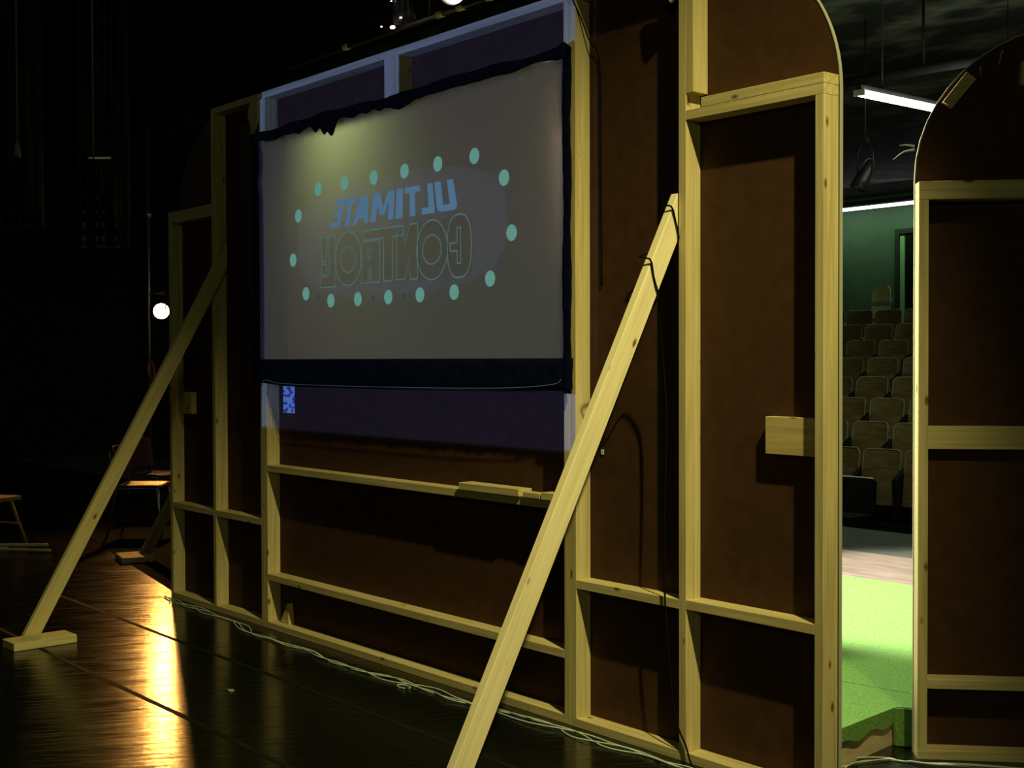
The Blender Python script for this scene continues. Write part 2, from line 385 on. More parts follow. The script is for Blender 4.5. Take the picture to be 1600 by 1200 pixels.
brace('diagonal_brace', -2.1885, -.358, 1.494, .545, .050, -.002, WB, 'bright pine diagonal brace nearest the camera, leaning on the stud right of the screen')
brace('diagonal_brace', -6.0985, -.392, 1.444, .575, .050, .070, wood('dull_pine', 'z', (.52, .42, .17), (.66, .56, .27)),
      'long pine brace leaning on the left flat, foot beside a short board', x_foot=-6.012)
# foot blocks
def block(x, y, rz, sx, sy, sz, label, m=WX):
    o = box('foot_block', -sx/2, sx/2, -sy/2, sy/2, 0, sz, m, None, .003); o.location = (x, y, 0); o.rotation_euler.z = rz
    return tag(o, label, 'wood block')
block(-5.897, -1.192, R(2), .172, .355, .045, 'short flat pine board on the floor at the foot of the left brace', WY)
block(-8.47, .47, R(-14), .33, .24, .045, 'short dim pine board on the floor at the foot of the farthest brace', WX)
brace('diagonal_brace', -8.50, .90, .60, .58, .05, 1.42, WZ, 'short dim brace half hidden behind the left flat, orange light on its edge')
mf = empty('masking_flat', (-8.75, 1.421, .004), 0, 'dark masking flat behind the left flat, holding the farthest brace', 'set flat')
box('hardboard_panel', 0, 1.2, .0, .01, 0, 2.1, M_board, mf); box('frame_board', .0, .04, .011, .05, 0, 2.1, WZ, mf); box('frame_board', 1.16, 1.2, .011, .05, 0, 2.1, WZ, mf)
# loose offcuts on the middle rail
def offcut(x0, x1, y0, y1, z0, z1, label, M=None):
    return tag(box('offcut', x0, x1, y0, y1, z0, z1, WX, None, .002, M), label, 'wood offcut', 'offcuts on the rail')
offcut(-3.575, -3.13, -.018, .062, .9675, 1.002, 'longest pine offcut lying on the rail under the screen', )
offcut(-3.11, -2.99, -.012, .04, .9675, .992, 'small pine offcut beside the longest one on the rail')
offcut(-2.98, -2.87, -.015, .07, .9675, 1.000, 'pine offcut on the rail, nearest the near brace')

# ------------------------------------------------------------------ projection screen
ps = empty('projection_screen', (-4.15, 0, 1.45), 0, 'grey rear-projection screen in black cloth border showing mirrored lettering in a ring of dots', 'screen')
def rel(p): return (p[0]+4.15, p[1], p[2]-1.45)
def gather(x):          # depth of the ragged gathers along the top edge
    t = 0
    for c, wd, h in [(-5.33, .09, .030), (-5.22, .05, .018), (-5.10, .06, .02), (-4.98, .07, .03), (-4.80, .035, .05), (-4.72, .03, .07), (-4.64, .05, .10),
                     (-4.42, .05, .02), (-4.30, .05, .025), (-4.18, .03, .015), (-4.0, .10, .05), (-3.7, .12, .012), (-3.3, .2, .01)]:
        t += h*math.exp(-((x-c)/wd)**2)
    return t
def top_edge(x):
    base = 2.868+.0025*math.sin(x*23)+.010*abs(math.sin(x*9.3+1))
    return base-.9*gather(x)
bm = bmesh.new(); nx, nzz = 170, 46
xa, xb = -5.508, -2.800
grid = []
for i in range(nx+1):
    x = xa+(xb-xa)*i/nx; col_ = []
    for j in range(nzz+1):
        t = (j/nzz)**1.0; z = 1.575+(2.885-1.575)*t
        dt = 2.885-z
        y = -.011-.012*math.exp(-dt/.07)*(math.sin(x*61+dt*30)+.7*math.sin(x*103-dt*22))*.45
        y -= .035*gather(x)*8*math.exp(-dt/.05)*math.exp(-.0)
        e = x-xa
        y -= .018*math.exp(-e/.05)*(math.exp(-((z-2.63)/.05)**2)+math.exp(-((z-2.86)/.03)**2))
        y += .0015*math.sin(x*3.1)*math.sin(z*4)
        col_.append(bm.verts.new(rel((x, min(y, -.004), z))))
    grid.append(col_)
for i in range(nx):
    for j in range(nzz): bm.faces.new((grid[i][j], grid[i+1][j], grid[i+1][j+1], grid[i][j+1]))
link('screen_fabric', bm, M_screen, ps, True)
# black cloth border: bottom valance, top hem, two sides
M_cloth = noisy('black_cloth', (.002, .003, .002), (.003, .004, .003), nscale=30, rough=.8, bump=.3, spec=.04)
def cloth_strip(name, pts_lo, pts_hi, yb=-.02, amp=.004, rows=6, seed=1):
    bm = bmesh.new(); g = []
    for i, (a, b_) in enumerate(zip(pts_lo, pts_hi)):
        c = []
        for j in range(rows+1):
            t = j/rows; x = a[0]+(b_[0]-a[0])*t; z = a[1]+(b_[1]-a[1])*t
            y = yb-amp*(1+math.sin(i*1.3+seed+j*.6)*.6+math.sin(i*.37+j)*.5)
            c.append(bm.verts.new(rel((x, y, z))))
        g.append(c)
    for i in range(len(g)-1):
        for j in range(rows): bm.faces.new((g[i][j], g[i+1][j], g[i+1][j+1], g[i][j+1]))
    o = link(name, bm, M_cloth, ps, True)
    s = o.modifiers.new('thick', 'SOLIDIFY'); s.thickness = .002
    return o
n = 150
xs = [-5.545+(-2.765+5.545)*i/n for i in range(n+1)]
cloth_strip('bottom_border', [(x, 1.440+.016*(x+5.545)/2.78*1.3+(.022*math.exp(-(x+5.53)/.12)) + .02*math.exp((x+2.765)/.25)*0) for x in xs], [(x, 1.592) for x in xs], -.018, .003)
cloth_strip('top_border', [(x, top_edge(x)) for x in xs], [(x, 2.920+.004*math.sin(x*17)+.006*math.sin(x*5)+.012*math.exp(-((x+2.79)/.04)**2)) for x in xs], -.052, .003, 4, 3)
zs = [1.44+(2.905-1.44)*i/60 for i in range(61)]
cloth_strip('side_border', [(-5.545, z) for z in zs], [(-5.503+.012*math.exp(-((z-2.5)/.05)**2)+.008*math.exp(-((z-2.72)/.04)**2), z) for z in zs], -.03, .002, 3, 5)
cloth_strip('side_border', [(-2.822+.004*math.sin(z*9), z) for z in zs], [(-2.770+.003*math.sin(z*14), z) for z in zs], -.022, .002, 3, 6)
# a pinned knot of cloth at the near upper corner
bm = bmesh.new()
for k, (dx, dz, r_) in enumerate([(0, 0, .020), (.022, -.012, .016), (-.02, -.012, .014), (.04, -.02, .010)]):
    ret = bmesh.ops.create_icosphere(bm, subdivisions=2, radius=r_)
    for v in ret['verts']:
        v.co = Vector(rel((-2.80+dx, -.04, 2.925+dz)))+Vector((v.co.x*1.4, v.co.y*.6, v.co.z*(.8+.3*math.sin(v.co.x*300))))
link('gathered_corner', bm, M_cloth, ps, True)
# hem cord along the lower edge
tube('hem_cord', [rel(p) for p in smooth_path([(-5.46, -.03, 1.462), (-5.40, -.031, 1.470), (-5.2, -.031, 1.452), (-4.4, -.031, 1.447), (-3.5, -.031, 1.452), (-3.1, -.031, 1.462), (-2.87, -.031, 1.480), (-2.83, -.031, 1.50)], 8)],
     .0022, mat('green_cord', (.08, .13, .06), .6), ps, 6)
# the projected picture lying on the fabric
yp = -.0155
def flat_poly(bm, pts, y=yp): bm.faces.new([bm.verts.new(rel((x, y, z))) for x, z in pts])
def ribbon(bm, pts, wd=.0065, closed=True, y=yp):
    n = len(pts); P = [Vector(p) for p in pts]; inn, out = [], []
    for i in range(n):
        if closed: a, b_, c = P[i-1], P[i], P[(i+1) % n]
        else: a, b_, c = P[max(i-1, 0)], P[i], P[min(i+1, n-1)]
        t1_ = (b_-a).normalized() if (b_-a).length > 0 else (c-b_).normalized(); t2_ = (c-b_).normalized() if (c-b_).length > 0 else t1_
        n1 = Vector((-t1_.y, t1_.x)); n2 = Vector((-t2_.y, t2_.x)); m_ = (n1+n2)
        m_ = m_.normalized() if m_.length > .1 else n1
        k = wd/2/max(.45, m_.dot(n1))
        inn.append(bm.verts.new(rel((*[(b_+m_*k)[0]], y, (b_+m_*k)[1])))); out.append(bm.verts.new(rel(((b_-m_*k)[0], y, (b_-m_*k)[1]))))
    for i in range(n if closed else n-1):
        j = (i+1) % n; bm.faces.new((inn[i], inn[j], out[j], out[i]))
DOTS = [(-4.843, 2.528), (-4.573, 2.532), (-4.294, 2.532), (-4.016, 2.533), (-3.736, 2.536), (-3.448, 2.539), (-3.23, 2.414), (-3.177, 2.16),
        (-3.333, 1.961), (-3.608, 1.91), (-3.888, 1.908), (-4.165, 1.908), (-4.449, 1.908), (-4.718, 1.91), (-4.98, 1.958), (-5.119, 2.155), (-5.058, 2.399)]
for x, z in DOTS:
    bm = bmesh.new(); add_disc(bm, rel((x, yp, z)), (1, 0, 0), (0, 0, 1), .0375, 24); o = link('picture_dot', bm, M_pic_dot, ps)
M_faint = mat('faint_projection', (.03, .03, .03), .9, emit=(.035, .055, .07), estr=.75, spec=.1)
for i in (5, 6, 7, 9, 10, 11, 13):
    c = (Vector(DOTS[i])+Vector(DOTS[(i+1) % len(DOTS)]))/2
    bm = bmesh.new(); add_disc(bm, rel((c.x, yp, c.y)), (1, 0, 0), (0, 0, 1), .015, 14); link('faint_dot', bm, M_faint, ps)
# ULTIMATE, mirrored: unit cells measured from the right-hand (U) end
UQ = [Vector((-3.612, 2.450)), Vector((-3.576, 2.302)), Vector((-4.726, 2.302)), Vector((-4.655, 2.447))]
def uq(s, t):   # s 0..1 from U to E, t 0 bottom .. 1 top
    top = UQ[0].lerp(UQ[3], s); bot = UQ[1].lerp(UQ[2], s); p = bot.lerp(top, t); return (p.x, p.y)
letters = {
 'U': [[(0, 1), (.34, 1), (.34, .22), (.66, .22), (.66, 1), (1, 1), (1, .12), (.86, 0), (.14, 0), (0, .12)]],
 'L': [[(0, 1), (.45, 1), (.45, .22), (1, .22), (1, 0), (0, 0)]],
 'T': [[(0, 1), (1, 1), (1, .8), (.68, .8), (.68, 0), (.32, 0), (.32, .8), (0, .8)]],
 'I': [[(0, 1), (1, 1), (1, 0), (0, 0)]],
 'M': [[(0, 1), (.3, 1), (.5, .5), (.7, 1), (1, 1), (1, 0), (.76, 0), (.76, .62), (.6, .2), (.4, .2), (.24, .62), (.24, 0), (0, 0)]],
 'A': [[(.28, 1), (.72, 1), (1, 0), (.72, 0), (.66, .2), (.34, .2), (.28, 0), (0, 0)]],
 'E': [[(0, 1), (1, 1), (1, .8), (.42, .8), (.42, .6), (.9, .6), (.9, .4), (.42, .4), (.42, .2), (1, .2), (1, 0), (0, 0)]]}
cells = [('U', 0, .145), ('L', .16, .255), ('T', .262, .385), ('I', .40, .455), ('M', .470, .655), ('A', .668, .805), ('T', .800, .902), ('E', .912, 1)]
for ch, s0, s1 in cells:
    bm = bmesh.new()
    for poly in letters[ch]: flat_poly(bm, [uq(s0+(s1-s0)*a, t) for a, t in poly])
    bm.normal_update(); bmesh.ops.triangulate(bm, faces=bm.faces)
    link('picture_letter', bm, M_pic_txt, ps)
def ell(cx, cz, rx, rz, n=28): return [(cx+rx*math.cos(2*math.pi*k/n), cz+rz*math.sin(2*math.pi*k/n)) for k in range(n)]
def sup(cx, cz, rx, rz, n=32, e=.75):
    o = []
    for k in range(n):
        a = 2*math.pi*k/n; c, s = math.cos(a), math.sin(a)
        o.append((cx+rx*math.copysign(abs(c)**e, c), cz+rz*math.copysign(abs(s)**e, s)))
    return o
outl = [
 # C (opens to the left, mirrored)
 [[p for p in sup(-3.567, 2.128, .094, .150)], [(-3.583, 2.215), (-3.556, 2.215), (-3.556, 2.045), (-3.583, 2.045), (-3.583, 2.106), (-3.64, 2.106), (-3.64, 2.145), (-3.583, 2.145)]],
 [ell(-3.787, 2.124, .128, .146), ell(-3.787, 2.125, .078, .071)],
 [[(-3.905, 2.263), (-3.971, 2.264), (-4.019, 2.159), (-4.026, 2.26), (-4.06, 2.26), (-4.090, 2.225), (-4.092, 1.992), (-4.017, 1.993), (-3.975, 2.102), (-3.970, 1.988), (-3.908, 1.988)]],
 [[(-4.028, 2.262), (-4.399, 2.262), (-4.399, 2.215), (-4.205, 2.212), (-4.207, 1.989), (-4.125, 1.991), (-4.123, 2.212), (-4.03, 2.215)]],
 [[(-4.238, 2.207), (-4.400, 2.204), (-4.419, 2.16), (-4.417, 2.09), (-4.40, 2.07), (-4.419, 1.989), (-4.350, 1.989), (-4.345, 2.06), (-4.324, 2.06), (-4.324, 1.99), (-4.240, 1.99)], [(-4.324, 2.165), (-4.352, 2.165), (-4.352, 2.12), (-4.324, 2.12)]],
 [ell(-4.541, 2.127, .131, .143), ell(-4.541, 2.122, .075, .068)],
 [[(-4.666, 2.259), (-4.731, 2.259), (-4.733, 2.045), (-4.822, 2.04), (-4.823, 1.984), (-4.669, 1.985)]],
 [[(-4.82, 2.259), (-4.745, 2.259), (-4.765, 2.125), (-4.805, 2.125)], [(-4.81, 2.11), (-4.76, 2.111), (-4.76, 2.056), (-4.81, 2.056)]]]
for g in outl:
    bm = bmesh.new()
    for poly in g: ribbon(bm, poly)
    link('picture_letter', bm, M_pic_line, ps)

# projector on the camera side, out of frame: a lamp in a housing with a rectangular aperture
pj = empty('projector', (-4.08, -4.3, 1.95), 0, 'black video projector on a stand facing the screen', 'projector')
light('projector_lamp', 'SPOT', (0, 0, 0), 480, (.15, .26, 1.0), None, spot_size=R(80), spot_blend=0, shadow_soft_size=.0003).parent = pj
pj.children[0].rotation_euler = (R(90), 0, 0)
k_ = .12/4.30      # aperture plane .12 m ahead; picture plane 4.30 m ahead
xl, xr_, zb, zt = (-5.545+4.08)*k_, (-2.735+4.08)*k_, (1.180-1.95)*k_, (3.35-1.95)*k_
bm = bmesh.new()
for (a, b_, c, e) in [(-.2, xl, -.1, .1), (xr_, .2, -.1, .1), (xl, xr_, -.1, zb), (xl, xr_, zt, .1)]:
    add_box(bm, a, b_, .12, .122, c, e)
link('aperture_plate', bm, M_black, pj)
bm = bmesh.new()
for q in [(-.2, .2, -.15, .122, .1, .11), (-.2, .2, -.15, .122, -.11, -.1), (-.21, -.2, -.15, .122, -.11, .11), (.2, .21, -.15, .122, -.11, .11), (-.2, .2, -.16, -.15, -.11, .11)]: add_box(bm, *q)
link('housing', bm, M_blackmetal, pj)
tube('stand', [(0, 0, -1.95), (0, 0, -.11)], .025, M_blackmetal, pj)

# ------------------------------------------------------------------ cables
base_line = [(-6.78, -.03), (-6.641, -.048), (-6.079, -.062), (-5.385, -.115), (-5.034, -.150), (-4.624, -.150), (-4.273, -.140), (-4.009, -.155), (-3.802, -.130), (-3.519, -.125),
             (-3.361, -.100), (-3.081, -.095), (-2.817, -.072), (-2.524, -.075), (-2.342, -.050), (-2.145, -.085), (-1.99, -.07), (-1.75, -.05), (-1.60, -.10), (-1.50, .0),
             (-1.60, .25), (-1.68, .388), (-1.700, .545), (-1.655, .655), (-1.59, .668), (-1.50, .700), (-1.405, .78), (-1.235, .93), (-.9, 1.2)]
def strand(ph, amp, fq, r, z):
    P = smooth_path([(x, y, 0) for x, y in base_line], 8); out = []; s = 0
    for i, p in enumerate(P):
        if i: s += (p-P[i-1]).length
        t = (P[min(i+1, len(P)-1)]-P[max(i-1, 0)]).normalized(); nrm = Vector((-t.y, t.x, 0))
        near = .35 if (p.x < -6.6 or p.x > -1.56) else 1
        off = near*amp*(math.sin(s*fq+ph)+.5*math.sin(s*fq*2.3+ph*2))-.012
        out.append(p+nrm*off+Vector((0, 0, z+.004*(1+math.sin(s*fq*1.7+ph)))))
    return out
for ph, amp, fq in [(0, .026, 7.1), (2.2, .022, 6.3), (4.1, .030, 5.2)]:
    o = tube('extension_cord', strand(ph, amp, fq, .0032, .0035), .0032, M_cable_w, None, 6)
    tag(o, 'thin pale cord loosely twisted with two others along the foot of the set wall', 'cord', 'twisted cords on the floor')
lp = [( -3.80+.045*math.cos(a), -.185+.022*math.sin(a), .006) for a in [2*math.pi*k/16 for k in range(15)]]
tag(tube('cord_loop', lp, .003, M_cable_w, None, 6), 'small loop of pale cord beside the floor cords under the screen', 'cord')
# black cable wound on the near brace, then hanging to the floor
bc = [(-2.213, .0, 2.15), (-2.214, -.048, 2.192), (-2.190, -.052, 2.188), (-2.163, -.045, 2.178), (-2.163, -.022, 2.12), (-2.163, -.007, 2.062), (-2.185, -.004, 2.03), (-2.214, -.02, 2.02),
      (-2.216, -.12, 2.0), (-2.214, -.172, 1.985), (-2.190, -.170, 1.978), (-2.163, -.162, 1.965), (-2.163, -.145, 1.90), (-2.163, -.118, 1.83), (-2.190, -.09, 1.80), (-2.225, -.05, 1.74), (-2.238, -.012, 1.55), (-2.224, -.012, 1.361),
      (-2.23, -.012, 1.081), (-2.238, -.012, .851), (-2.231, -.012, .609), (-2.212, -.010, .40), (-2.190, -.010, .22), (-2.165, -.010, .136), (-2.121, -.012, .071), (-2.080, -.025, .012), (-2.0, -.06, .006), (-1.80, -.11, .006)]
tag(tube('black_cable', smooth_path(bc, 8), .004, M_cable_b, None, 6), 'black cable wound round the near brace and hanging to the floor', 'cable')
dc = [(-2.80, -.008, 3.22), (-2.779, -.008, 3.135), (-2.755, .02, 3.05), (-2.735, .055, 2.95), (-2.70, .078, 2.86), (-2.69, .078, 2.5), (-2.685, .078, 1.9)]
tag(tube('black_cable', smooth_path(dc, 6), .0035, M_cable_b, None, 6), 'thin black cable drooping across the stud at the upper right of the screen', 'cable')
tag(box('paper_scrap', -2.697, -2.682, .082, .0845, 1.178, 1.20, M_white, None, 0), 'tiny white scrap stuck on the hardboard right of the screen', 'scrap')
bm = bmesh.new(); add_prism(bm, [(-4.32, -.86, .001), (-4.28, -.865, .001), (-4.275, -.84, .001), (-4.30, -.835, .001)], (0, 0, .003))
tag(link('paper_scrap', bm, mat('grey_scrap', (.3, .3, .25), .6)), 'tiny pale scrap lying on the black floor in front of the wall', 'scrap')

# ------------------------------------------------------------------ turf platform beyond the doorway
tp = empty('turf_platform', (-4, 2, 0), 0, 'low platform covered in bright green artificial turf beyond the doorway', 'platform')
def rl(p): return (p[0]+4, p[1]-2, p[2])
outline = [(-6.7, .13), (-1.675, .13), (-1.742, .820), (-1.655, .872), (-1.0, 1.46), (.6, 2.95), (.9, 3.36), (-6.7, 3.36)]
bm = bmesh.new(); add_prism(bm, [rl((x+(.02 if x > -1.9 else 0)*0, y, .0)) for x, y in outline], (0, 0, .135))
link('timber_base', bm, wood('platform_timber', 'y', (.52, .40, .24), (.66, .53, .34)), tp)
bm = bmesh.new()
cx_, cy_ = -3, 2
o2 = [(x+(.012 if x < -1.66 and x > cx_ else 0), y+(.006 if y < .9 else 0)) for x, y in outline]
add_prism(bm, [rl((x, y, .1355)) for x, y in o2], (0, 0, .022))
link('turf_cover', bm, M_turf, tp)
# turf folded down over the rim, wavy lower hem
bm = bmesh.new(); prev = None
path = [(-1.660+(-.070)*k/24, .145+.660*k/24) for k in range(25)]+[(-1.728, .808)]+[(-1.722+.077*k/6, .808+.048*k/6) for k in range(7)]
P = [Vector((x, y, 0)) for x, y in path]
for i, p in enumerate(P):
    hem = .095+.012*math.sin(i*.8)
    if i > 24: hem = .004
    a, b_ = bm.verts.new(rl((p.x, p.y, .157))), bm.verts.new(rl((p.x+.004, p.y, hem)))
    if prev: bm.faces.new((prev[0], a, b_, prev[1]))
    prev = (a, b_)
o = link('turf_skirt', bm, M_turf, tp); s = o.modifiers.new('t', 'SOLIDIFY'); s.thickness = .008
bm = bmesh.new(); add_box(bm, -1.05, .99, -.0015, .0015, .1577, .1582)
sm = link('turf_seam', bm, M_black, tp); sm.location = rl((-2.75, .92, 0)); sm.rotation_euler.z = R(8)

# ------------------------------------------------------------------ theatre seats
def rounded(w_, h_, r_, n=6, low=.01):
    pts = []
    for cx, cz, a0 in [(w_/2-r_, h_-r_, 0), (-w_/2+r_, h_-r_, 90), (-w_/2+low, low, 180), (w_/2-low, low, 270)]:
        rr = r_ if cz > h_/2 else low
        for k in range(n+1):
            a = R(a0+90*k/n); pts.append((cx+rr*math.cos(a), cz+rr*math.sin(a)))
    return pts
def shell(bm, outline, y0, curve, th, tilt=0, z0=0, nx=10):
    """curved plywood shell from a rounded outline; concave towards -y"""
    P = [(x, z) for x, z in outline]; W = max(abs(x) for x, _ in P)
    f = lambda x: -curve*(x/W)**2
    A = [bm.verts.new((x, y0+f(x)+tilt*z, z+z0)) for x, z in P]; Bv = [bm.verts.new((x, y0+f(x)+th+tilt*z, z+z0)) for x, z in P]
    n = len(P); h = n//2
    for S in (A, Bv):
        for i in range(h-1):
            bm.faces.new((S[i], S[i+1], S[n-2-i], S[n-1-i]) if True else None)
    for i in range(n): bm.faces.new((A[i], A[(i+1) % n], Bv[(i+1) % n], Bv[i]))
def sorted_outline(w_, h_, r_, n=10, low=.012):
    """outline as left-right mirrored columns: first half upper edge right to left, second half lower edge left to right"""
    xs_ = [w_/2*math.sin(math.pi/2*k/n) for k in range(-n, n+1)][::-1]
    up, lo = [], []
    for x in xs_:
        ax = abs(x); e = max(0, ax-(w_/2-r_)); z = h_-(r_-math.sqrt(max(0, r_*r_-e*e)))
        e2 = max(0, ax-(w_/2-low)); zz = low-math.sqrt(max(0, low*low-e2*e2))
        up.append((x, z)); lo.append((x, zz))
    return up+lo[::-1]
def make_seat(mb=M_seatply, rim=M_rim):
    t = empty('theatre_seat')
    bm = bmesh.new(); shell(bm, sorted_outline(.50, .40, .07), .0, .05, .014, .12, .42)
    bk = link('backrest', bm, mb, t)
    o = sorted_outline(.50, .40, .07); m_ = len(o)//2
    bm = bmesh.new(); W = .25
    full = o[m_:][::-1][:1]+o[:m_]+o[m_:][:1]
    pts = [(x, -.05*(x/W)**2+.12*z-.001, z+.42) for x, z in [(o[0][0], .02)]+o[:m_]+[(o[m_-1][0], .02)]]
    add_tube(bm, pts, .0062, 5); link('edge_trim', bm, rim, bk)
    bm = bmesh.new(); shell(bm, [(x, z) for x, z in sorted_outline(.46, .40, .03)], -.14, -.03, .014, .12, .20)
    link('folded_seat', bm, mb, t)
    for s in (-1, 1):
        bm = bmesh.new(); add_prism(bm, [(s*.262-.012, -.16, 0), (s*.262-.012, .02, 0), (s*.262-.012, .09, .62), (s*.262-.012, -.0, .62), (s*.262-.012, -.20, .5)], (.024, 0, 0))
        link('standard', bm, M_blackmetal, t)
    return t
seat0 = make_seat(); used = False
rowx = [(-8.111+.28, .556), (-8.857+.29, .58), (-9.151+.28, .58), (-9.936+.29, .575), (-10.328+.30, .585), (-11.282+.31, .585), (-11.481+.30, .565), (-11.796+.27, .55)]
words = ['front', 'second', 'third', 'fourth', 'fifth', 'sixth', 'seventh', 'last']
posn = ['behind the doorway left edge', 'left in the doorway view', 'middle of the doorway view', 'right in the doorway view', 'beyond the doorway right edge']
for k in range(8):
    x0, pitch = rowx[k]
    for i in range(-1, 4):
        o = seat0 if not used else copy_tree(seat0); used = True
        o.location = (x0+pitch*i, 8.885+.8*k, -.27+.262*k)
        ln = posn[i+1]
        tag(o, 'folding plywood theatre seat in the %s row, %s' % (words[k], ln), 'theatre seat', 'theatre seats, %s row' % words[k])
# one black upholstered seat set before the front row
bs = empty('upholstered_chair', (-7.05, 8.05, -.29), 0, 'black seat with a pale top edge standing in front of the first row', 'chair')
bm = bmesh.new(); shell(bm, sorted_outline(.46, .42, .05), 0, .02, .05, .08, .16); bk = link('backrest', bm, M_black, bs)
bm = bmesh.new(); add_tube(bm, [(x*.44, -.02*(x/.5)**2+.05, .583-.01*abs(x)**3) for x in [-.46+.092*k for k in range(11)]], .012, 6); link('edge_trim', bm, mat('pale_trim', (.55, .65, .5), .4), bs)
box('seat', -.22, .22, -.42, -.02, .14, .20, M_black, bs)
for sx in (-.2, .2): box('leg', sx-.015, sx+.015, -.40, -.36, 0, .14, M_blackmetal, bs); box('leg', sx-.015, sx+.015, .0, .04, 0, .16, M_blackmetal, bs)
# rounded chair on the top step
rc = empty('wooden_chair', (-11.66, 15.3, -.27+.262*8), 0, 'pale round-backed wooden chair with dark slot, behind the last seat row', 'chair')
Mrc = mat('pale_bent_plywood', (.50, .46, .22), .5)
bm = bmesh.new(); shell(bm, sorted_outline(.37, .27, .13), 0, .04, .014, .1, .72+.02); link('upper_backrest', bm, Mrc, rc)
bm = bmesh.new(); shell(bm, sorted_outline(.37, .20, .02), -.02, .04, .014, .1, .46); link('lower_backrest', bm, Mrc, rc)
for s in (-1, 1): tube('back_post', [(s*.165, .03, 0), (s*.165, -.01, .45), (s*.17, .03, .80)], .012, M_blackmetal, rc)
box('seat', -.19, .19, -.42, -.02, .43, .45, Mrc, rc)
for s in (-1, 1): tube('leg', [(s*.17, -.40, 0), (s*.17, -.38, .43)], .012, M_blackmetal, rc)

# ------------------------------------------------------------------ house fixtures
ff = empty('fluorescent_light', (-4.575, 4.585, 3.61), R(-1), 'lit fluorescent fitting hanging beyond the doorway', 'ceiling light')
box('housing', -.022, .022, 0, 2.44, .025, .06, M_blackmetal, ff)
for s in (-1, 1):
    tube('tube', [(s*.030, .03, 0), (s*.030, 2.41, 0)], .019, M_tube, ff)
for y in (0, 2.42): box('end_cap', -.05, .05, y, y+.02, -.022, .024, M_white, ff)
for y in (.3, 2.1): tube('hanger', [(0, y, .07), (0, y, 1.10)], .004, M_black, ff)
wt = empty('wall_tube_light', (-14.5, 16.02, 4.30), 0, 'long thin fluorescent strip along the top of the green back wall', 'strip light')
box('channel', 0, 6, .03, .09, .0, .06, M_black, wt); tube('tube', [(0, 0, 0), (6, 0, 0)], .028, M_tube2, wt)
light('wall_tube_glow', 'AREA', (-11.9, 15.75, 4.22), 30, (.45, 1, .46), (-11.9, 16.5, 2.9), shape='RECTANGLE', size=5, size_y=.08)
# duct and drop rod at the house ceiling
dt = empty('ceiling_pipe', (-5.3, 5.93, 4.02), 0, 'black pipe running below the house ceiling above the lit tube', 'pipe')
tube('pipe', [(-.5, -.15, 0), (2.6, .2, 0)], .045, M_black, dt); tube('drop_rod', [(.42, .0, 0), (.42, 0, .70)], .012, M_black, dt)
tube('drop_rod', [(2.2, .15, 0), (2.2, .15, .70)], .012, M_black, dt)
def lantern(name, loc, aim, label, lens_mat, L_=.32, r_=.10, hang=.4, group=None):
    """stage lantern: can, lens, yoke, clamp"""
    t = empty(name, loc, 0, label, 'stage light', group)
    q = Vector(aim).normalized().to_track_quat('Z', 'Y').to_matrix()
    def T(p): return q @ Vector(p)
    bm = bmesh.new()
    prof = [(-L_*.5, r_*.45), (-L_*.42, r_*.75), (-L_*.1, r_*.8), (L_*.2, r_*.95), (L_*.5, r_), (L_*.5, r_*.92), (L_*.35, r_*.88)]
    rings = [[bm.verts.new(T((rr*math.cos(2*math.pi*k/16), rr*math.sin(2*math.pi*k/16), z))) for k in range(16)] for z, rr in prof]
    for a, b_ in zip(rings, rings[1:]):
        for k in range(16): bm.faces.new((a[k], a[(k+1) % 16], b_[(k+1) % 16], b_[k]))
    bm.faces.new(rings[0])
    link('can', bm, M_blackmetal, t, True)
    bm = bmesh.new(); ret = bmesh.ops.create_uvsphere(bm, u_segments=16, v_segments=8, radius=r_*.85)
    for v in ret['verts']: v.co = T((v.co.x, v.co.y, v.co.z*.25+L_*.36))
    link('lens', bm, lens_mat, t, True)
    yk = [(-r_*1.1, 0, 0), (-r_*1.15, 0, hang*.6), (-r_*.5, 0, hang*.9), (0, 0, hang*.92), (r_*.5, 0, hang*.9), (r_*1.15, 0, hang*.6), (r_*1.1, 0, 0)]
    tube('yoke', yk, .008, M_blackmetal, t)
    box('clamp', -.03, .03, -.03, .03, hang*.9, hang+.03, M_blackmetal, t)
    return t
M_glass = mat('dark_lens', (.15, .2, .15), .1, spec=.8)
M_hot = mat('hot_lens', (1, 1, 1), .3, emit=(1, .82, .86), estr=9)
lantern('stage_lantern', (-5.84, 6.48, 3.30), (-.35, -.4, -1), 'small stage lantern with a glinting rim hanging beyond the doorway', M_glass, .30, .075, .32)
tube('hanger', [(0, 0, .35), (0, 0, 1.42)], .008, M_blackmetal, [o for o in COL.objects if o.name == 'stage_lantern'][0])
# lighting bar above and beyond the screen
lb = empty('lighting_bar', (-10.5, 3.05, 4.62), 0, 'dark lighting bar with pale tape marks above the screen', 'lighting bar')
tube('bar', [(0, 0, 0), (7, 0, 0)], .03, M_blackmetal, lb)
M_tape = mat('yellow_tape', (.75, .65, .2), .6)
for x in (1.1, 2.62, 2.92, 3.32): tube('tape_band', [(x, 0, 0), (x+.09, 0, 0)], .032, M_tape, lb, 10)
for x in (2.5, 5.6): tube('drop_wire', [(x, 0, 0), (x, 0, 2.78)], .006, M_dull, lb)
l1 = lantern('stage_lantern', (-7.40, 2.93, 4.72), (.45, -.85, -.25), 'glowing stage lantern on the bar, cut by the top edge of the picture', M_hot, .34, .14, -.12)
l2 = lantern('stage_lantern', (-8.42, 3.05, 4.86), (-.2, .3, -1), 'dark stage lantern over the bar left of the glowing one, with a bright hot spot', M_glass, .40, .11, -.24)
